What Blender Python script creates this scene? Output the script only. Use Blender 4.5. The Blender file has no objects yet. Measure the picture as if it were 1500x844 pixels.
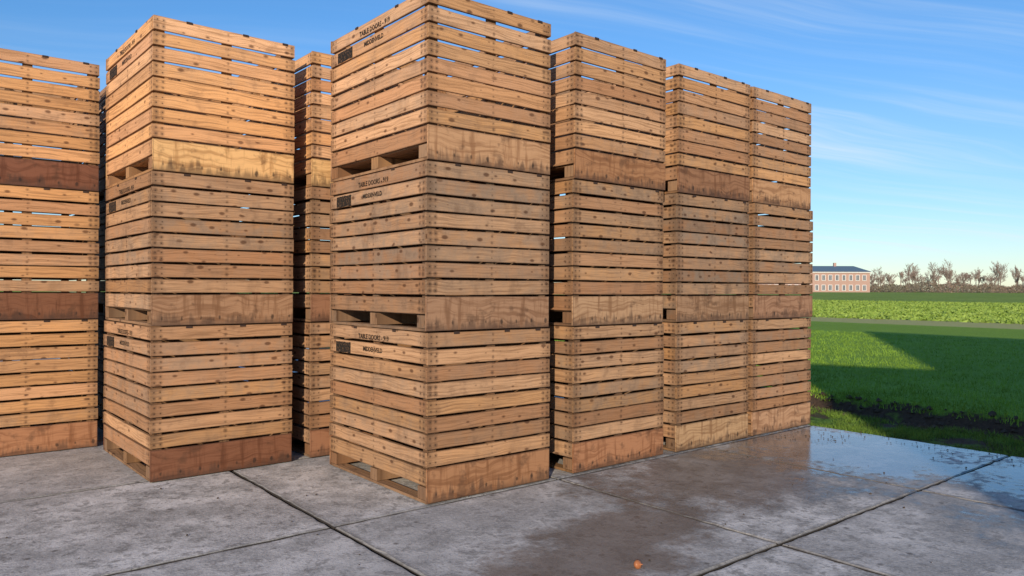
import bpy, math, random
import numpy as np
from mathutils import Vector, Matrix, noise as mnoise
random.seed(7); rng=np.random.default_rng(7)
S=bpy.context.scene
ANG=math.radians(39.2); P=Vector((-.617,5.48,0))
U=Vector((math.cos(ANG),math.sin(ANG),0)); V=Vector((-math.sin(ANG),math.cos(ANG),0))
SUN_EL=math.radians(18); SUN_HEAD=math.radians(10)
# ---------------- node helper
class NT:
    def __init__(s,name,world=False):
        if world: s.m=bpy.data.worlds.new(name)
        else: s.m=bpy.data.materials.new(name)
        s.m.use_nodes=True; s.t=s.m.node_tree
        s.t.nodes.clear()
    def n(s,t,**k):
        nd=s.t.nodes.new(t)
        for a,b in k.items(): setattr(nd,a,b)
        return nd
    def put(s,inp,v):
        if v is None: return
        if isinstance(v,bpy.types.NodeSocket): s.t.links.new(v,inp)
        else:
            if inp.type=='RGBA' and not isinstance(v,(int,float)) and len(v)==3: v=(*v,1)
            inp.default_value=v
    def math(s,op,a,b=None,c=None,clamp=False):
        nd=s.n('ShaderNodeMath',operation=op,use_clamp=clamp)
        s.put(nd.inputs[0],a); s.put(nd.inputs[1],b); s.put(nd.inputs[2],c); return nd.outputs[0]
    def mix(s,f,a,b,bt='MIX'):
        nd=s.n('ShaderNodeMix',data_type='RGBA',blend_type=bt)
        s.put(nd.inputs[0],f); s.put(nd.inputs[6],a); s.put(nd.inputs[7],b); return nd.outputs[2]
    def noise(s,vec,scale,detail=4,rough=.55,dist=0):
        nd=s.n('ShaderNodeTexNoise'); s.put(nd.inputs['Vector'],vec)
        nd.inputs['Scale'].default_value=scale; nd.inputs['Detail'].default_value=detail
        nd.inputs['Roughness'].default_value=rough; nd.inputs['Distortion'].default_value=dist
        return nd.outputs[0]
    def vor(s,vec,scale,feature='F1',rand=1,dims='3D'):
        nd=s.n('ShaderNodeTexVoronoi',feature=feature,voronoi_dimensions=dims); s.put(nd.inputs['Vector'],vec)
        nd.inputs['Scale'].default_value=scale; nd.inputs['Randomness'].default_value=rand
        return nd.outputs[0],nd.outputs[1]
    def mr(s,v,a,b,c=0,d=1,smooth=True):
        nd=s.n('ShaderNodeMapRange',interpolation_type='SMOOTHSTEP' if smooth else 'LINEAR')
        for i,x in enumerate((v,a,b,c,d)): s.put(nd.inputs[i],x)
        return nd.outputs[0]
    def comb(s,x,y,z=0):
        nd=s.n('ShaderNodeCombineXYZ'); s.put(nd.inputs[0],x); s.put(nd.inputs[1],y); s.put(nd.inputs[2],z); return nd.outputs[0]
    def sep(s,v):
        nd=s.n('ShaderNodeSeparateXYZ'); s.put(nd.inputs[0],v); return nd.outputs
    def vmul(s,v,k):
        nd=s.n('ShaderNodeVectorMath',operation='MULTIPLY'); s.put(nd.inputs[0],v); nd.inputs[1].default_value=k; return nd.outputs[0]
    def bump(s,h,strength=.3,dist=.01):
        nd=s.n('ShaderNodeBump'); s.put(nd.inputs['Strength'],strength); nd.inputs['Distance'].default_value=dist
        s.put(nd.inputs['Height'],h); return nd.outputs[0]
    def obj(s): return s.n('ShaderNodeTexCoord').outputs['Object']
    def out(s,col,rough=.8,normal=None,spec=.3,metal=0):
        b=s.n('ShaderNodeBsdfPrincipled'); s.put(b.inputs['Base Color'],col); s.put(b.inputs['Roughness'],rough)
        s.put(b.inputs['Specular IOR Level'],spec); s.put(b.inputs['Metallic'],metal)
        if normal is not None: s.put(b.inputs['Normal'],normal)
        o=s.n('ShaderNodeOutputMaterial'); s.t.links.new(b.outputs[0],o.inputs[0]); return s.m

# ---------------- materials
def wood_nails(N,ua,ub,va,W):
    e=N.math('MINIMUM',ua,ub)
    dx=N.math('SUBTRACT',N.math('ABSOLUTE',N.math('SUBTRACT',e,.052)),.024)
    dy=N.math('SUBTRACT',N.math('ABSOLUTE',N.math('SUBTRACT',va,N.math('MULTIPLY',W,.5))),N.math('MULTIPLY',W,.23))
    d=N.math('SQRT',N.math('ADD',N.math('MULTIPLY',dx,dx),N.math('MULTIPLY',dy,dy)))
    mx=N.math('MULTIPLY',N.math('SUBTRACT',ua,ub),.5)
    d2=N.math('SQRT',N.math('ADD',N.math('MULTIPLY',mx,mx),N.math('MULTIPLY',dy,dy)))
    return N.math('MINIMUM',d,N.math('ADD',d2,.002))
def mat_slat():
    N=NT('weathered_pine')
    a=N.n('ShaderNodeUVMap',uv_map='uv_a').outputs[0]; b=N.n('ShaderNodeUVMap',uv_map='uv_b').outputs[0]
    at=N.n('ShaderNodeAttribute',attribute_name='tint'); r,g,bb=N.sep(at.outputs['Vector'])[:3]
    ua,va=N.sep(a)[:2]; ub,W=N.sep(b)[:2]
    x=N.math('ADD',ua,N.math('MULTIPLY',r,57.0)); y=N.math('ADD',va,N.math('MULTIPLY',bb,31.0))
    c=N.comb(x,y,r)
    warp=N.noise(c,3.0,1,.5)
    y2=N.math('ADD',y,N.math('MULTIPLY',warp,.06))
    grain=N.noise(N.comb(N.math('MULTIPLY',x,2.2),N.math('MULTIPLY',y2,75),r),1,4,.7)
    blot=N.noise(c,6,3,.65)
    col=N.mix(N.mr(r,.05,.95),(.72,.43,.235),(.50,.255,.125))
    col=N.mix(N.mr(bb,.5,1),col,(.66,.355,.15))
    col=N.mix(N.math('MULTIPLY',N.mr(grain,.42,.66),.7),col,(.25,.125,.058))
    gray=N.math('MULTIPLY',g,N.mr(blot,.3,.68,.2,1.05))
    col=N.mix(gray,col,(.36,.265,.19))
    o=N.obj(); st=N.noise(N.vmul(o,(2.2,2.2,1.0)),1.8,4,.65)
    col=N.mix(N.math('MULTIPLY',N.mr(st,.54,.74),N.math('MULTIPLY_ADD',g,.6,.10)),col,(.15,.09,.055))
    col=N.mix(N.math('MULTIPLY',N.mr(blot,.58,.72),.35),col,(.20,.105,.055))
    kd,kc=N.vor(N.comb(N.math('MULTIPLY',x,6.0),N.math('MULTIPLY',y,11),0),1,dims='2D')
    ks,ks2=N.sep(kc)[:2]
    rad=N.math('MULTIPLY',ks,.19)
    kn=N.mr(N.math('SUBTRACT',kd,rad),-.09,.05,1,0)
    kn=N.math('MULTIPLY',kn,N.mr(ks2,.4,.55))
    col=N.mix(N.math('MULTIPLY',kn,.78),col,(.10,.042,.02))
    e=N.math('MINIMUM',ua,ub)
    col=N.mix(N.math('MULTIPLY',N.mr(N.math('SUBTRACT',e,N.math('MULTIPLY',blot,.09)),-.05,.07,1,0),.5),col,(.15,.08,.04))
    ed=N.math('MINIMUM',va,N.math('SUBTRACT',W,va))
    col=N.mix(N.math('MULTIPLY',N.mr(ed,.0,.009,1,0),.45),col,(.09,.048,.028))
    d=wood_nails(N,ua,ub,va,W)
    nk=N.math('ADD',d,N.math('MULTIPLY',N.math('SUBTRACT',blot,.5),.07))
    col=N.mix(N.math('MULTIPLY',N.mr(nk,-.003,.022,1,0),.6),col,(.07,.04,.027))
    col=N.mix(N.mr(d,.002,.007,.75,0),col,(.03,.02,.015))
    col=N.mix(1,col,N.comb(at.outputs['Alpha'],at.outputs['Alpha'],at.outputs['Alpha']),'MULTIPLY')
    return N.out(col,N.mr(grain,.3,.7,.6,.85),N.bump(grain,.6,.004),.25)
def mat_ply():
    N=NT('plywood_board')
    a=N.n('ShaderNodeUVMap',uv_map='uv_a').outputs[0]; b=N.n('ShaderNodeUVMap',uv_map='uv_b').outputs[0]
    at=N.n('ShaderNodeAttribute',attribute_name='tint'); ua,va=N.sep(a)[:2]; ub,W=N.sep(b)[:2]
    al=at.outputs['Alpha']
    x=N.math('ADD',ua,N.math('MULTIPLY',al,41)); c=N.comb(x,va,al)
    w=N.noise(c,2.6,2,.5)
    g=N.noise(N.comb(N.math('MULTIPLY',x,1.6),N.math('ADD',N.math('MULTIPLY',va,30),N.math('MULTIPLY',w,7)),al),1,4,.65)
    vs=N.noise(N.comb(N.math('MULTIPLY',x,18),N.math('MULTIPLY',va,2.0),al),1,3,.6)
    base=at.outputs['Color']
    dark=N.mix(1,base,(.50,.42,.36),'MULTIPLY')
    col=N.mix(N.math('MULTIPLY',N.mr(g,.44,.64),.7),base,dark)
    col=N.mix(N.math('MULTIPLY',N.mr(vs,.5,.70),.75),col,dark)
    bl=N.noise(c,7,3,.65)
    col=N.mix(N.math('MULTIPLY',N.mr(bl,.54,.70),.5),col,(.07,.035,.02))
    low=N.mr(N.math('ADD',va,N.math('MULTIPLY',N.math('SUBTRACT',vs,.5),.35)),.0,.09,1,0)
    col=N.mix(N.math('MULTIPLY',low,.65),col,(.06,.035,.025))
    fx=N.math('SUBTRACT',N.math('FRACT',N.math('DIVIDE',ua,.155)),.5); fx=N.math('MULTIPLY',fx,.155)
    dy=N.math('SUBTRACT',va,.055); d=N.math('SQRT',N.math('ADD',N.math('MULTIPLY',fx,fx),N.math('MULTIPLY',N.math('MULTIPLY',dy,dy),.35)))
    nl=N.mr(N.math('ADD',d,N.math('MULTIPLY',N.math('SUBTRACT',bl,.5),.05)),.002,.014,1,0); col=N.mix(N.math('MULTIPLY',nl,.75),col,(.03,.02,.015))
    ed=N.math('MINIMUM',N.math('MINIMUM',va,N.math('SUBTRACT',W,va)),N.math('MINIMUM',ua,ub))
    col=N.mix(N.math('MULTIPLY',N.mr(ed,0,.012,1,0),.5),col,(.06,.035,.025))
    return N.out(col,.7,N.bump(g,.3,.003),.3)
M_SLAT=mat_slat(); M_PLY=mat_ply()
def mat_paint():
    N=NT('black_stencil_paint'); o=N.obj(); n=N.noise(o,50,3,.7)
    col=N.mix(N.mr(n,.50,.66),(.018,.017,.016),(.15,.085,.045)); return N.out(col,.8,None,.2)
M_PAINT=mat_paint()

# ---------------- board mesh builder
class MB:
    def __init__(s): s.v=[];s.f=[];s.m=[];s.ua=[];s.ub=[];s.t=[]
    def quad(s,ids,mat,uva,uvb,t):
        s.f.append(ids); s.m.append(mat); s.ua+=uva; s.ub+=uvb; s.t+=[t]*4
    def board(s,o,dL,dW,dT,L,W,T,mat=0,tint=(.5,.3,.5,1),seg=5,wob=.0026):
        o=Vector(o);dL=Vector(dL);dW=Vector(dW);dT=Vector(dT); base=len(s.v)
        flip = dL.cross(dW).dot(dT)<0
        a1,a2=random.uniform(-wob,wob),random.uniform(-wob,wob)
        bow=random.uniform(-1,1)*wob*1.6
        for i in range(seg+1):
            k=i/seg; off=dW*(a1*(1-k)+a2*k+bow*math.sin(math.pi*k))+dT*(random.uniform(-.4,.4)*wob)
            j1=random.uniform(-.4,.4)*wob; j2=random.uniform(-.4,.4)*wob
            c=o+dL*(L*k)+off
            s.v+= [c+dW*j1, c+dW*(W+j2), c+dW*(W+j2)+dT*T, c+dW*j1+dT*T]
        for i in range(seg):
            u0=L*i/seg;u1=L*(i+1)/seg; A=base+4*i;B=A+4
            for (p,q,v0,v1) in ((0,1,0,W),(1,2,W-.004,W-.004),(2,3,W,0),(3,0,.004,.004)):
                ids=[A+p,A+q,B+q,B+p]; ua=[(u0,v0),(u0,v1),(u1,v1),(u1,v0)]
                if not flip: ids=ids[::-1]; ua=ua[::-1]
                s.quad(ids,mat,ua,[(L-x,W) for x,_ in ua],tint)
        for A,fl in ((base,flip),(base+4*seg,not flip)):
            ids=[A,A+3,A+2,A+1]; ua=[(.15,.01),(.15+T,.01),(.15+T,W-.01),(.15,W-.01)]
            if fl: ids=ids[::-1]; ua=ua[::-1]
            t=tint if mat else (tint[0],tint[1],tint[2],tint[3]*.7)
            s.quad(ids,mat,ua,[(.3,W)]*4,t)
    def obj(s,name,mats):
        me=bpy.data.meshes.new(name); me.from_pydata([tuple(v) for v in s.v],[],s.f)
        for m in mats: me.materials.append(m)
        me.polygons.foreach_set('material_index',s.m)
        for nm,d in (('uv_a',s.ua),('uv_b',s.ub)):
            l=me.uv_layers.new(name=nm); l.data.foreach_set('uv',np.array(d,dtype=np.float32).ravel())
        ca=me.color_attributes.new('tint','FLOAT_COLOR','CORNER'); ca.data.foreach_set('color',np.array(s.t,dtype=np.float32).ravel())
        me.update(); o=bpy.data.objects.new(name,me); S.collection.objects.link(o); return o

CW,CD,CH=1.2,1.6,1.262
X=(1,0,0);Y=(0,1,0);Z=(0,0,1)
def text_mesh(body,size):
    cu=bpy.data.curves.new('t','FONT'); cu.body=body; cu.size=size; cu.resolution_u=2; cu.offset=.001
    ob=bpy.data.objects.new('t',cu); S.collection.objects.link(ob); bpy.context.view_layer.update()
    dg=bpy.context.evaluated_depsgraph_get(); me=bpy.data.meshes.new_from_object(ob.evaluated_get(dg))
    bpy.data.objects.remove(ob); me.materials.clear(); me.materials.append(M_PAINT); return me
T1=text_mesh("TABLE DOORS - 919",.056); T2=text_mesh("MIDDENVELD",.052)
PATCH=bpy.data.meshes.new('label_patch')
pv=[];n=14
for i in range(n+1):
    k=i/n; pv.append((0,-.27*k,random.uniform(-.003,.003)))
    pv.append((0,-.27*k,.090+random.uniform(-.003,.003)))
PATCH.from_pydata(pv,[],[(2*i,2*i+1,2*i+3,2*i+2) for i in range(n)]); PATCH.materials.append(M_PAINT)

def crate(u,v,lvl,rot,gray,bright,ply,warm=.5,label=True):
    mb=MB()
    def tint(inner_shade=1): 
        return (random.random(),min(1,max(0,gray+random.uniform(-.3,.3))),min(1,max(0,warm+random.uniform(-.45,.45))),bright*random.choice((1,1,1,.87,.94,1.05))*random.uniform(.88,1.07)*inner_shade)  # inner boards are the same wood, darkened: interior shade put into the tint
    top=CH-.004; z0=.262; pitch=(top-z0)/8
    plt=(*[c*random.uniform(.96,1.03) for c in ply],random.random())
    def ex():
        a=random.uniform(-.005,.003); b=random.uniform(-.003,.005); return a,b
    for i in range(8):
        W=pitch-random.uniform(.014,.022); z=z0+pitch*i+.011
        if i==7: z=z0+pitch*7+(pitch-W)-.003
        a,b=ex(); mb.board((a,0,z),X,Z,Y,CW+b-a,W,.02,0,tint())
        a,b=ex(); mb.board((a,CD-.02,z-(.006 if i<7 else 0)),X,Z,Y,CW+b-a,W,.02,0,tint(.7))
        W=pitch-random.uniform(.014,.022)
        if i==7: z=z0+pitch*7+(pitch-W)-.003
        mb.board((0,.0205,z),Y,Z,X,CD-.041,W,.02,0,tint())
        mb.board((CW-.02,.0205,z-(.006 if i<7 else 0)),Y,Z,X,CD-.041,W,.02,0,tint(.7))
    for y in (0,CD-.018): mb.board((.001,y,.004),X,Z,Y,CW-.002,.252,.018,1,plt,wob=.001)
    for x in (0,CW-.02): mb.board((x,.0205,.132),Y,Z,X,CD-.041,.122,.02,0,tint())
    for x in (.023,CW-.093):
        for y in (.023,CD-.093):
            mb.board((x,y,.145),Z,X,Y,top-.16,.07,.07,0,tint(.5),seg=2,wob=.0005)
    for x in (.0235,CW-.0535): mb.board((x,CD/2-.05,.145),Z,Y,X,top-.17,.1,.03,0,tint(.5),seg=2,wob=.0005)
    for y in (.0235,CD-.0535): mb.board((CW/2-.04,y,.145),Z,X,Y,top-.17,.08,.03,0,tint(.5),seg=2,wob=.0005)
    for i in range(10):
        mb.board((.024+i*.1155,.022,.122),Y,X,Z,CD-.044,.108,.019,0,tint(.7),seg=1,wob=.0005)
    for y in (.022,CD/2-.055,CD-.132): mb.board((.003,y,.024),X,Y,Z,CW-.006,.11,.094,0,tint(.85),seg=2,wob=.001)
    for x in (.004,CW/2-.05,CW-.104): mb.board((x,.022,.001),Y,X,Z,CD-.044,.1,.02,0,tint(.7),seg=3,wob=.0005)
    for k in (.22,.62,.9):
        mb.board((CW*k+random.uniform(-.04,.02),-.005,CH-.022),X,Z,Y,.05,.018,.0035,1,(.02,.02,.02,.1),seg=1,wob=0)
    for k in (.3,.7):
        mb.board((-.005,CD*k+random.uniform(-.05,.05),CH-.022),Y,Z,X,.05,.018,.0035,1,(.02,.02,.02,.1),seg=1,wob=0)
    ob=mb.obj('wooden_crate',[M_SLAT,M_PLY])
    p=P+U*u+V*v; ob.location=(p.x,p.y,.004+lvl*CH); ob.rotation_euler=(0,0,ANG+rot)
    if label:
        pa=bpy.data.objects.new('label_patch',PATCH); S.collection.objects.link(pa); pa.parent=ob
        zt=z0+pitch*6+.016; pa.location=(-.0042,1.46+random.uniform(-.02,.02),zt)
        for nm,me,dy,dz in (('stencil_text',T1,1.06,pitch+.012),('stencil_text_lower',T2,.98,.036)):
            t=bpy.data.objects.new(nm,me); S.collection.objects.link(t); t.parent=ob
            t.matrix_local=Matrix(((0,0,-1,-.0042),(-1,0,0,dy),(0,1,0,zt+dz),(0,0,0,1)))
    return ob
PT=dict(tan=(.54,.32,.165),org=(.40,.205,.10),red=(.21,.09,.048),brn=(.33,.165,.088),pale=(.48,.30,.17),yel=(.82,.50,.22),mid=(.38,.225,.13))  # brightest, yellowest board colour goes to two top crates
stacks=[
 (0,0,.000,[(.35,.84,'org',.45),(.6,.84,'mid',.3),(.12,1.10,'tan',.55)]),
 (1.48,0,.006,[(.45,.78,'org',.5),(.45,.82,'pale',.45),(.28,.98,'org',.4)]),
 (2.87,0,-.004,[(.5,.78,'pale',.5),(.75,.76,'mid',.25),(.18,1.04,'brn',.8)]),
 (4.16,0,.004,[(.4,.9,'pale',.5),(.55,.84,'mid',.4),(.35,1.0,'tan',.5)]),
 (-1.41,1.90,.02,[(.35,.88,'red',.5),(.55,.82,'mid',.4),(.0,1.32,'yel',.85)]),
 (-.03,1.93,.0,[(.35,.9,'brn',.4),(.35,.9,'brn',.5),(.05,1.32,'yel',.8)]),
 (1.40,1.95,.0,[(.4,.9,'brn',.4)]*3),
 (-2.66,3.72,.0,[(.12,.98,'org',.9),(.12,.98,'red',.9),(.12,1.12,'red',.9)]),
 (-4.02,3.75,.0,[(.2,1.1,'org',.8)]*3),
 (-1.25,3.8,.0,[(.4,.9,'brn',.4)]*3),  # unseen stack, added to darken the gap between the stacks in front
]
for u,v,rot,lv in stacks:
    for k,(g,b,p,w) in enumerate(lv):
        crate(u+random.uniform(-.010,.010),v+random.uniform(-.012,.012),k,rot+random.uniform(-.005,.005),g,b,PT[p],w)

def uvobj(name,me,z=0):
    o=bpy.data.objects.new(name,me); S.collection.objects.link(o); o.location=(P.x,P.y,z); o.rotation_euler=(0,0,ANG); return o

# ---------------- concrete pavement
def mat_concrete():
    N=NT('worn_concrete'); o=N.obj(); x,y,zo=N.sep(o)[:3]
    at=N.n('ShaderNodeAttribute',attribute_name='tint'); rs=N.sep(at.outputs['Vector'])[0]
    ov=N.n('ShaderNodeVectorMath',operation='ADD'); N.put(ov.inputs[0],o); N.put(ov.inputs[1],N.comb(0,0,N.math('MULTIPLY',rs,9))); oo=ov.outputs[0]
    n1=N.noise(o,.9,4,.62); n2=N.noise(oo,3.2,5,.72); n3=N.noise(o,40,3,.75); n4=N.noise(oo,11,3,.65)
    col=N.mix(N.mr(n2,.33,.64),(.31,.315,.31),(.66,.665,.655))
    col=N.mix(N.math('MULTIPLY',N.mr(n1,.47,.60),.55),col,(.26,.262,.26))
    col=N.mix(N.math('MULTIPLY',N.mr(n4,.53,.64),.65),col,(.17,.168,.163))
    col=N.mix(N.mr(n3,.5,.30,.0,.4),col,(.76,.76,.75))
    col=N.mix(N.mr(n3,.55,.70,0,.65),col,(.12,.117,.112))
    col=N.mix(N.math('MULTIPLY_ADD',rs,.35,0),col,(.30,.302,.30))
    vd,vc=N.vor(oo,5.5); sp=N.mr(N.math('ADD',vd,N.math('MULTIPLY',n3,.1)),.10,.20,1,0); sp=N.math('MULTIPLY',sp,N.mr(N.sep(vc)[0],.4,.5))
    col=N.mix(N.math('MULTIPLY',sp,.7),col,(.075,.068,.062))
    def ell(cx,cy,rx,ry,a=0):
        dx=N.math('SUBTRACT',x,cx);dy=N.math('SUBTRACT',y,cy); ca,sa=math.cos(a),math.sin(a)
        X1=N.math('DIVIDE',N.math('ADD',N.math('MULTIPLY',dx,ca),N.math('MULTIPLY',dy,sa)),rx)
        Y1=N.math('DIVIDE',N.math('SUBTRACT',N.math('MULTIPLY',dy,ca),N.math('MULTIPLY',dx,sa)),ry)
        return N.math('SQRT',N.math('ADD',N.math('MULTIPLY',X1,X1),N.math('MULTIPLY',Y1,Y1)))
    e=ell(4.2,-1.0,1.9,1.3); e=N.math('MINIMUM',e,ell(2.5,-.75,1.6,.95,.1)); e=N.math('MINIMUM',e,ell(.6,-1.4,1.3,.5,.25))
    e5=ell(4.6,-3.2,1.8,1.6)
    e=N.math('MINIMUM',e,e5)
    nw=N.noise(o,1.6,4,.65)
    nwf=N.math('ADD',N.math('MULTIPLY',N.math('SUBTRACT',nw,.5),1.9),N.math('MULTIPLY',N.math('SUBTRACT',n4,.5),1.3))
    ev=N.math('ADD',e,nwf)
    wet=N.mr(ev,.55,1.3,1,0)
    jx=N.math('ABSOLUTE',N.math('SUBTRACT',N.math('FRACT',N.math('ADD',N.math('DIVIDE',N.math('ADD',x,.75),2.03),.5)),.5))
    jy=N.math('ABSOLUTE',N.math('SUBTRACT',N.math('FRACT',N.math('ADD',N.math('DIVIDE',N.math('ADD',y,.03),2.03),.5)),.5))
    j=N.mr(N.math('ADD',N.math('MINIMUM',jx,jy),N.math('MULTIPLY',N.math('SUBTRACT',n4,.5),.05)),.002,.028,1,0)
    col=N.mix(N.math('MULTIPLY',j,.65),col,(.085,.08,.075))
    col=N.mix(N.math('MULTIPLY',wet,.72),col,(.07,.063,.057))
    col=N.mix(N.mr(zo,-.005,-.011),col,(.035,.031,.027))  # joint dirt and shade in one colour, keeps sunlit slab sides dark
    pud=N.mr(N.math('ADD',N.math('MINIMUM',ell(4.45,-.9,1.5,1.5),ell(4.8,-3.2,1.6,1.6)),nwf),.55,1.1,1,0)
    rough=N.math('MULTIPLY_ADD',wet,-.40,.82); rough=N.math('MULTIPLY',rough,N.math('MULTIPLY_ADD',pud,-.72,1))
    h=N.math('ADD',N.math('MULTIPLY',n3,.6),N.math('MULTIPLY',n4,.8))
    return N.out(col,rough,N.bump(h,N.math('MULTIPLY_ADD',pud,-.52,.6),.011),N.math('MULTIPLY_ADD',wet,.35,.3))
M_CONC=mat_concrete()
vs=[];fs=[];tc=[]
G=2.03; gap=.009; ch=.011
for i in range(-14,3):
    for j in range(-14,15):
        u0=-.75+G*i+gap; v0=-.03+G*j+gap; u1=u0+G-2*gap; v1=v0+G-2*gap
        b=len(vs); z=random.uniform(-.003,.002); tx,ty=random.uniform(-.0012,.0012),random.uniform(-.0012,.0012)
        K=22
        ring=[]
        for s in range(K): ring.append((u0+(u1-u0)*s/K,v0))
        for s in range(K): ring.append((u1,v0+(v1-v0)*s/K))
        for s in range(K): ring.append((u1-(u1-u0)*s/K,v1))
        for s in range(K): ring.append((u0,v1-(v1-v0)*s/K))
        nR=len(ring); cx,cy=(u0+u1)/2,(v0+v1)/2
        for (a,c) in ring: vs.append((a,c,-.06))
        for (a,c) in ring: vs.append((a,c,z-ch))
        for (a,c) in ring:
            q=ch*random.uniform(.4,2.0)
            vs.append((a-math.copysign(q,a-cx)*(abs(a-cx)>(u1-u0)/2-.001),c-math.copysign(q,c-cy)*(abs(c-cy)>(v1-v0)/2-.001),z+tx*(a-cx)+ty*(c-cy)))
        r=random.random()
        for s in range(nR):
            t=(s+1)%nR
            fs.append((b+s,b+t,b+nR+t,b+nR+s)); fs.append((b+nR+s,b+nR+t,b+2*nR+t,b+2*nR+s)); tc+=[r]*8
        fs.append(tuple(b+2*nR+s for s in range(nR))); tc+=[r]*nR
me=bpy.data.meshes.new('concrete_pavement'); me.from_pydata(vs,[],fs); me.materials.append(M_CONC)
ca=me.color_attributes.new('tint','FLOAT_COLOR','CORNER'); ca.data.foreach_set('color',np.array([(r,r,r,1) for r in tc],dtype=np.float32).ravel())
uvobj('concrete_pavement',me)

# ---------------- ground
def gz(u,v):
    base=-.045
    if u>5.2:
        n=mnoise.noise(Vector((u*.9,v*.9,0)))*.5+mnoise.noise(Vector((u*3,v*3,4)))*.25
        if u<6.5: base=-.03+.05*n*min(1,(u-5.2)/.5)
        elif u<7.0: base=-.03-.20*(u-6.5)/.5+.05*n
        elif u<7.25: base=-.23+.05*n
        elif u<7.6: base=-.23+.28*(u-7.25)/.35+.05*n
        elif u<9: base=.05+.025*n
        elif u<70: base=.05
        else: base=.05+.75*min(1,(u-70)/130)
    return base
def mat_ground():
    N=NT('ground_soil_and_crops'); o=N.obj(); x,y,_=N.sep(o)[:3]
    w=N.noise(o,2.2,3,.6); xw=N.math('ADD',x,N.math('SUBTRACT',w,.5))
    n1=N.noise(o,18,3,.7); n2=N.noise(o,1.5,3,.6); n3=N.noise(o,.12,3,.6); n5=N.noise(o,5,3,.7)
    soil=N.mix(n1,(.035,.024,.017),(.12,.085,.06))
    gr=N.mix(N.mr(n1,.35,.65),(.05,.10,.016),(.14,.25,.035))
    verge=N.mix(N.mr(n2,.38,.54),soil,gr)
    wheat=N.mix(N.mr(n1,.3,.7),(.12,.21,.022),(.24,.40,.05))
    wheat=N.mix(N.mr(n5,.4,.7,0,.4),wheat,(.27,.40,.06))
    wheat=N.mix(N.mr(n3,.35,.65,0,.3),wheat,(.10,.22,.025))
    vd,_=N.vor(o,3.2); crop=N.mix(N.mr(vd,.15,.6),(.30,.40,.08),(.15,.23,.035))
    crop=N.mix(N.mr(n3,.4,.6,0,.4),crop,(.27,.35,.07))
    pale=N.mix(n5,(.44,.41,.19),(.32,.35,.11))
    col=N.mix(N.mr(xw,5.2,5.4),soil,verge)
    col=N.mix(N.mr(xw,6.4,6.55),col,soil)
    col=N.mix(N.mr(xw,7.5,7.65),col,wheat)
    col=N.mix(N.mr(xw,31.5,32.5),col,pale)
    col=N.mix(N.mr(xw,37,39),col,crop)
    return N.out(col,.95,N.bump(n1,.8,.04),.1)
us=[-1500,-400,-100,-30,-10,0,4]+list(np.arange(5,9.2,.12))+[10,12,15,20,26,33,34,40,60,70,100,150,200,400,1000,3000]
vv=[-3000,-1000,-300,-100,-40]+list(np.arange(-20,20,.2))+[22,30,60,100,300,1000,3000]
vs=[(u,v,gz(u,v)) for u in us for v in vv]; nv=len(vv)
fs=[(i*nv+j,(i+1)*nv+j,(i+1)*nv+j+1,i*nv+j+1) for i in range(len(us)-1) for j in range(nv-1)]
me=bpy.data.meshes.new('ground'); me.from_pydata(vs,[],fs); me.materials.append(mat_ground())
for p in me.polygons: p.use_smooth=True
uvobj('ground',me)

def blades(name,pts,hmin,hmax,wid,lean,mat,nb=3,spread=.03):
    n=len(pts)*nb; c=np.repeat(pts,nb,axis=0)+np.concatenate([rng.normal(0,spread,(n,2)),np.zeros((n,1))],1)
    a=rng.uniform(0,2*np.pi,n); h=rng.uniform(hmin,hmax,n); w=wid*rng.uniform(.6,1.3,n)
    d=np.stack([np.cos(a),np.sin(a),0*a],1)*w[:,None]
    b=rng.uniform(0,2*np.pi,n); l=rng.uniform(0,lean,n)*h
    tip=c+np.stack([np.cos(b)*l,np.sin(b)*l,h],1)
    v=np.empty((n*3,3)); v[0::3]=c-d; v[1::3]=c+d; v[2::3]=tip
    me=bpy.data.meshes.new(name); me.vertices.add(n*3); me.vertices.foreach_set('co',v.ravel())
    me.loops.add(n*3); me.loops.foreach_set('vertex_index',np.arange(n*3)); me.polygons.add(n)
    me.polygons.foreach_set('loop_start',np.arange(0,n*3,3)); me.polygons.foreach_set('loop_total',np.full(n,3))
    me.update(calc_edges=True); me.materials.append(mat); return uvobj(name,me)
def mat_leaf(name,c1,c2,sc=3):
    N=NT(name); o=N.obj(); n=N.noise(o,sc,2,.6); n2=N.noise(o,90,0,.5)
    col=N.mix(N.mr(n,.35,.65),c1,c2); col=N.mix(N.mr(n2,.4,.7,0,.4),col,(.28,.38,.07)); return N.out(col,.7,None,.15)
M_GRASS=mat_leaf('verge_grass_blades',(.05,.11,.018),(.14,.25,.035))
M_WHEAT=mat_leaf('young_wheat_blades',(.13,.24,.024),(.23,.40,.045),1.2)
M_CROP=mat_leaf('mustard_leaves',(.16,.26,.04),(.31,.42,.09),.6)
def sc(n,u0,u1,v0,v1,p=1.0):
    u=u0+(u1-u0)*rng.random(n)**p; v=rng.uniform(v0,v1,n); return np.stack([u,v],1)
def withz(q,f=gz): return np.array([(a,b,f(a,b)-.005) for a,b in q])
q=sc(26000,5.33,6.9,-7,9); keep=np.array([mnoise.noise(Vector((a*1.3,b*1.3,2)))+.5*mnoise.noise(Vector((a*4,b*4,7)))>-.12+.5*max(0,a-6.4) for a,b in q])
blades('verge_grass',withz(q[keep]),.02,.07,.004,.9,M_GRASS,4)
q=sc(45000,7.5,24,-12,20,1.7); blades('young_wheat',withz(q),.03,.08,.007,.9,M_WHEAT,3,.05)
q=sc(30000,37.5,95,-30,60,1.3); blades('mustard_crop',np.array([(a,b,gz(a,b)) for a,b in q]),.05,.17,.12,1.8,M_CROP,2,.2)
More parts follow.
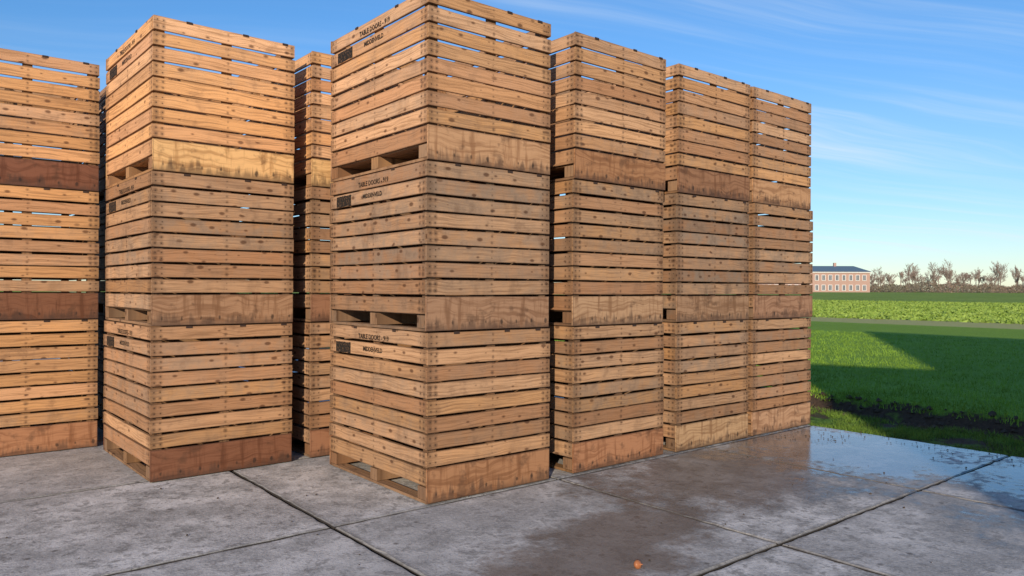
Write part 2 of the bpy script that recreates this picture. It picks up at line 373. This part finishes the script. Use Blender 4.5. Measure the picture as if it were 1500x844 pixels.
# soil clods
def clods(name,pts,smin,smax,mat):
    vs=[];fs=[]
    for (a,b,z) in pts:
        r=random.uniform(smin,smax); k=len(vs)
        for (x,y,zz) in ((1,0,0),(0,1,0),(-1,0,0),(0,-1,0),(.3,.2,.8),(-.2,-.3,.6),(0,0,-.5)):
            vs.append((a+r*(x+random.uniform(-.3,.3)),b+r*(y+random.uniform(-.3,.3)),z+r*(zz+random.uniform(-.2,.2))))
        for f in ((0,1,4),(1,2,4),(2,5,4),(2,3,5),(3,0,5),(0,4,5),(1,0,6),(2,1,6),(3,2,6),(0,3,6)): fs.append(tuple(k+i for i in f))
    me=bpy.data.meshes.new(name); me.from_pydata(vs,[],fs); me.materials.append(mat); return uvobj(name,me)
N=NT('clod_soil'); o=N.obj(); M_SOIL=N.out(N.mix(N.noise(o,30,2),(.035,.024,.017),(.11,.08,.055)),.9)
pts=[(5.33-abs(random.gauss(0,.3)),random.uniform(-5,.5),.004) for _ in range(220)]+[(4.6+random.uniform(-.4,.4),-.45+random.uniform(-.25,.3),.004) for _ in range(60)]
pts+=[(random.uniform(-3,4),random.uniform(-3.5,1.8),.003) for _ in range(90)]
clods('soil_crumbs',pts,.003,.011,M_SOIL)
clods('soil_clods',[(u:=random.uniform(6.3,7.6),v:=random.uniform(-8,10),gz(u,v)) for _ in range(2600)],.015,.06,M_SOIL)

# onion on the pavement
def onion():
    prof=[(0,-.020),(.008,-.021),(.018,-.016),(.025,-.004),(.026,.004),(.021,.014),(.011,.021),(.004,.026),(.003,.036),(.0,.038)]
    vs=[];fs=[];n=18
    for r,z in prof:
        for k in range(n):
            a=2*math.pi*k/n; vs.append((r*math.cos(a)*1.15,r*math.sin(a),z*.9))
    for i in range(len(prof)-1):
        for k in range(n): fs.append((i*n+k,i*n+(k+1)%n,(i+1)*n+(k+1)%n,(i+1)*n+k))
    me=bpy.data.meshes.new('onion'); me.from_pydata(vs,[],fs)
    for p in me.polygons: p.use_smooth=True
    N=NT('onion_skin'); o=N.obj(); me.materials.append(N.out(N.mix(N.noise(N.vmul(o,(200,200,30)),1),(.30,.09,.035),(.44,.19,.08)),.4))
    ob=bpy.data.objects.new('onion',me); S.collection.objects.link(ob); ob.location=(.722,4.27,.0205); ob.rotation_euler=(1.3,.3,.8)
onion()

# ---------------- generic helpers for buildings
def simple(name,c,rough=.8,c2=None,scale=4):
    N=NT(name); o=N.obj(); return N.out(N.mix(N.noise(o,scale,2,.6),c,c2 or tuple(k*.75 for k in c)),rough)
def boxes(name,lst,mat,parent=None):
    vs=[];fs=[]
    for (x0,y0,z0,x1,y1,z1) in lst:
        b=len(vs); vs+=[(x0,y0,z0),(x1,y0,z0),(x1,y1,z0),(x0,y1,z0),(x0,y0,z1),(x1,y0,z1),(x1,y1,z1),(x0,y1,z1)]
        fs+=[tuple(b+i for i in f) for f in ((0,3,2,1),(4,5,6,7),(0,1,5,4),(1,2,6,5),(2,3,7,6),(3,0,4,7))]
    return raw(name,vs,fs,mat,parent)
def raw(name,vs,fs,mat,parent=None):
    me=bpy.data.meshes.new(name); me.from_pydata(vs,[],fs); me.materials.append(mat)
    o=bpy.data.objects.new(name,me); S.collection.objects.link(o); o.parent=parent; return o
def empty(name,loc,rz=0):
    e=bpy.data.objects.new(name,None); S.collection.objects.link(e); e.location=loc; e.rotation_euler=(0,0,rz); return e
M_BRICK=simple('far_brick',(.46,.31,.26),.9,(.40,.26,.21),.6); M_WHITE=simple('white_trim',(.75,.74,.72)); M_GLASS=simple('window_glass',(.12,.14,.17),.15)
M_ROOF=simple('slate_roof',(.11,.18,.25),.7)
B=empty('brick_building',(143,300,.6),math.radians(-4))
Lb=60
boxes('walls',[(-Lb,0,-.6,0,13,8.4)],M_BRICK,B)
raw('roof',[(-Lb-.6,-.6,8.4),(.6,-.6,8.4),(.6,13.6,8.4),(-Lb-.6,13.6,8.4),(-Lb+5,6.5,10.9),(-4,6.5,10.9)],[(0,1,5,4),(1,2,5),(2,3,4,5),(3,0,4),(3,2,1,0)],M_ROOF,B)
fr=[];gl=[]
for i in range(22):
    x=-2.2-i*2.65
    for z in (1.0,5.0):
        fr.append((x-.75,-.12,z-.2,x+.75,.0,z+2.2)); gl.append((x-.5,-.16,z,x-.05,-.121,z+2.0)); gl.append((x+.05,-.16,z,x+.5,-.121,z+2.0))
boxes('window_frames',fr,M_WHITE,B); boxes('window_panes',gl,M_GLASS,B)
boxes('eaves_band',[(-Lb-.4,-.4,7.95,.4,-.001,8.39)],M_WHITE,B)
boxes('chimneys',[(-12,6,10.4,-11,7,12.2),(-30,6,10.4,-29,7,12.2)],M_BRICK,B)

# distant bare trees : one mass
vs=[];fs=[]
def limb(p,d,L,r,depth,sp):
    q=p+d*L
    s=d.cross(Vector((0,1,0.01))).normalized(); t=d.cross(s).normalized()
    r2=r*.6; b=len(vs)
    for (c,rr) in ((p,r),(q,r2)):
        for k in range(3):
            a=k*2.094; vs.append(c+s*(rr*math.cos(a))+t*(rr*math.sin(a)))
    for k in range(3): fs.append((b+k,b+(k+1)%3,b+3+(k+1)%3,b+3+k))
    if depth==0: return
    n={4:6,3:5,2:4,1:4}[depth]
    for i in range(n):
        k=random.uniform(.4,1); st=p+d*L*k
        nd=(d+Vector((random.gauss(0,sp),random.gauss(0,sp),random.gauss(.22,.25)))).normalized()
        limb(st,nd,L*random.uniform(.45,.68),max(.036,r2*.5),depth-1,sp)
for i in range(84):
    fx=.462+.41*i/84+random.uniform(-.015,.015); yy=random.uniform(325,385)
    if random.random()<.1: continue
    hh=random.uniform(3.4,6.8)*(1.1 if fx>.52 else .85)
    limb(Vector((fx*yy,yy,.5)),Vector((random.gauss(0,.05),0,1)).normalized(),hh,.22,4,random.choice((.28,.4,.5)))
me=bpy.data.meshes.new('distant_bare_trees'); me.from_pydata([tuple(v) for v in vs],[],fs)
me.materials.append(simple('bare_twigs',(.28,.215,.18),.9,(.19,.155,.135),.1))  # twigs paler with distance: aerial haze put into the colour
o=bpy.data.objects.new('distant_bare_trees',me); S.collection.objects.link(o)
n=60000; fx=rng.uniform(.2,.95,n); yy=rng.uniform(310,400,n)
hmax=np.array([2.8+3.8*max(0,mnoise.noise(Vector((f*28,0,1)))+.3)+2.6*max(0,mnoise.noise(Vector((f*90,3,1)))) for f in fx])
z=.5+hmax*rng.random(n)**.9
c=np.stack([fx*yy,yy,z],1); v=np.empty((n*3,3))
for k in range(3): v[k::3]=c+rng.normal(0,.26,(n,3))
me=bpy.data.meshes.new('distant_hedge'); me.vertices.add(n*3); me.vertices.foreach_set('co',v.ravel()); me.loops.add(n*3); me.loops.foreach_set('vertex_index',np.arange(n*3)); me.polygons.add(n)
me.polygons.foreach_set('loop_start',np.arange(0,n*3,3)); me.polygons.foreach_set('loop_total',np.full(n,3)); me.update(calc_edges=True)
N=NT('hedge_twigs'); o=N.obj(); a=N.noise(o,.08,3,.7); b=N.noise(o,.9,1,.5)
col=N.mix(N.mr(a,.4,.6),(.29,.20,.15),(.19,.18,.12)); col=N.mix(N.mr(b,.4,.65,0,.6),col,(.14,.12,.10)); me.materials.append(N.out(col,.95))  # hedge browns kept pale too, haze put into the colour
o=bpy.data.objects.new('distant_hedge',me); S.collection.objects.link(o)

# ---------------- barn behind the viewer, to the right (its shadow lies over the field)
M_CLAD=simple('grey_cladding',(.5,.5,.48),.7); M_DOOR=simple('green_door',(.06,.15,.09),.5)
tanE=math.tan(SUN_EL); rb=-6
e=empty('farm_barn',(rb*math.sin(SUN_HEAD),rb*math.cos(SUN_HEAD),0),-SUN_HEAD)
prof=[(2.6,16.6),(5.5,15.8),(8.1,30.2),(11.6,26.9),(22,17)]
prof=[(l,(r-rb)*tanE) for l,r in prof]; dp=12; n=len(prof)
vsb=[(l,0,0) for l,h in prof]+[(l,0,h-.2) for l,h in prof]+[(l,-dp,0) for l,h in prof]+[(l,-dp,h-.2) for l,h in prof]
fsb=[(i,i+1,n+i+1,n+i) for i in range(n-1)]+[(2*n+i+1,2*n+i,3*n+i,3*n+i+1) for i in range(n-1)]+[(2*n,0,n,3*n),(n-1,3*n-1,4*n-1,2*n-1)]
raw('walls',vsb,fsb,M_CLAD,e)
vr=[(l,.15,h-.19) for l,h in prof]+[(l,.15,h) for l,h in prof]+[(l,-dp-.2,h-.19) for l,h in prof]+[(l,-dp-.2,h) for l,h in prof]
fr2=[(i,i+1,n+i+1,n+i) for i in range(n-1)]+[(n+i,n+i+1,3*n+i+1,3*n+i) for i in range(n-1)]+[(2*n+i+1,2*n+i,3*n+i,3*n+i+1) for i in range(n-1)]+[(i+1,i,2*n+i,2*n+i+1) for i in range(n-1)]+[(2*n,0,n,3*n),(n-1,3*n-1,4*n-1,2*n-1)]
raw('roof',vr,fr2,M_ROOF,e)
boxes('doors',[(9,.03,0,12.5,.09,4.5),(15,.03,0,18.5,.09,4.5)],M_DOOR,e)

# ---------------- light
W=NT('World',True); S.world=W.m
sky=W.n('ShaderNodeTexSky',sky_type='NISHITA'); sky.sun_disc=False; sky.sun_elevation=SUN_EL; sky.sun_rotation=math.pi+SUN_HEAD
sky.air_density=1.0; sky.dust_density=.1; sky.ozone_density=3.0
g=W.n('ShaderNodeTexCoord').outputs['Generated']; x,y,z=W.sep(g)[:3]
zz=W.math('ADD',W.math('MAXIMUM',z,0),.12); px=W.math('DIVIDE',x,zz); py=W.math('DIVIDE',y,zz)
a=math.radians(-16); ca,sa=math.cos(a),math.sin(a)
s1=W.math('ADD',W.math('MULTIPLY',px,ca),W.math('MULTIPLY',py,-sa)); s2=W.math('ADD',W.math('MULTIPLY',px,sa),W.math('MULTIPLY',py,ca))
wv=W.noise(W.comb(s1,s2,0),.45,2,.5); s2=W.math('ADD',s2,W.math('MULTIPLY',wv,.9))
c1=W.noise(W.comb(W.math('MULTIPLY',s1,.30),W.math('MULTIPLY',s2,4.6),0),1,5,.60)
c2=W.noise(W.comb(W.math('MULTIPLY',s1,.5),s2,3),.7,2,.5)
f=W.math('MULTIPLY',W.mr(c1,.42,.78),W.mr(c2,.38,.64,.10,1)); f=W.math('MULTIPLY',f,.60)
f=W.math('ADD',f,W.mr(c2,.35,.8,0,.10))
f=W.math('MULTIPLY',f,W.mr(z,0,.06))
tintc=W.mix(W.mr(z,-.02,.36),(.76,.83,.94),(.58,.95,1.22))
skc=W.mix(1,sky.outputs[0],tintc,'MULTIPLY')
col=W.mix(f,skc,(5.8,6.4,6.9))
bg=W.n('ShaderNodeBackground'); bg.inputs[1].default_value=.14; W.put(bg.inputs[0],col)
wo=W.n('ShaderNodeOutputWorld'); W.t.links.new(bg.outputs[0],wo.inputs[0])
sl=bpy.data.lights.new('sun','SUN'); sl.energy=4.5; sl.angle=math.radians(.6); sl.color=(1,.82,.62)
so=bpy.data.objects.new('sun',sl); S.collection.objects.link(so)
d=Vector((math.sin(SUN_HEAD)*math.cos(SUN_EL),math.cos(SUN_HEAD)*math.cos(SUN_EL),-math.sin(SUN_EL)))
so.rotation_euler=d.to_track_quat('-Z','Y').to_euler(); so.location=(-10,-20,20)
# ---------------- camera
cd=bpy.data.cameras.new('camera'); cd.sensor_width=36; cd.lens=26.4; cd.clip_end=5000; cd.clip_start=.05
co=bpy.data.objects.new('camera',cd); S.collection.objects.link(co); co.location=(0,0,1.585); co.rotation_euler=(math.radians(90.05),math.radians(-.28),0)
S.camera=co
S.view_settings.view_transform='Standard'; S.view_settings.look='None'; S.view_settings.exposure=0
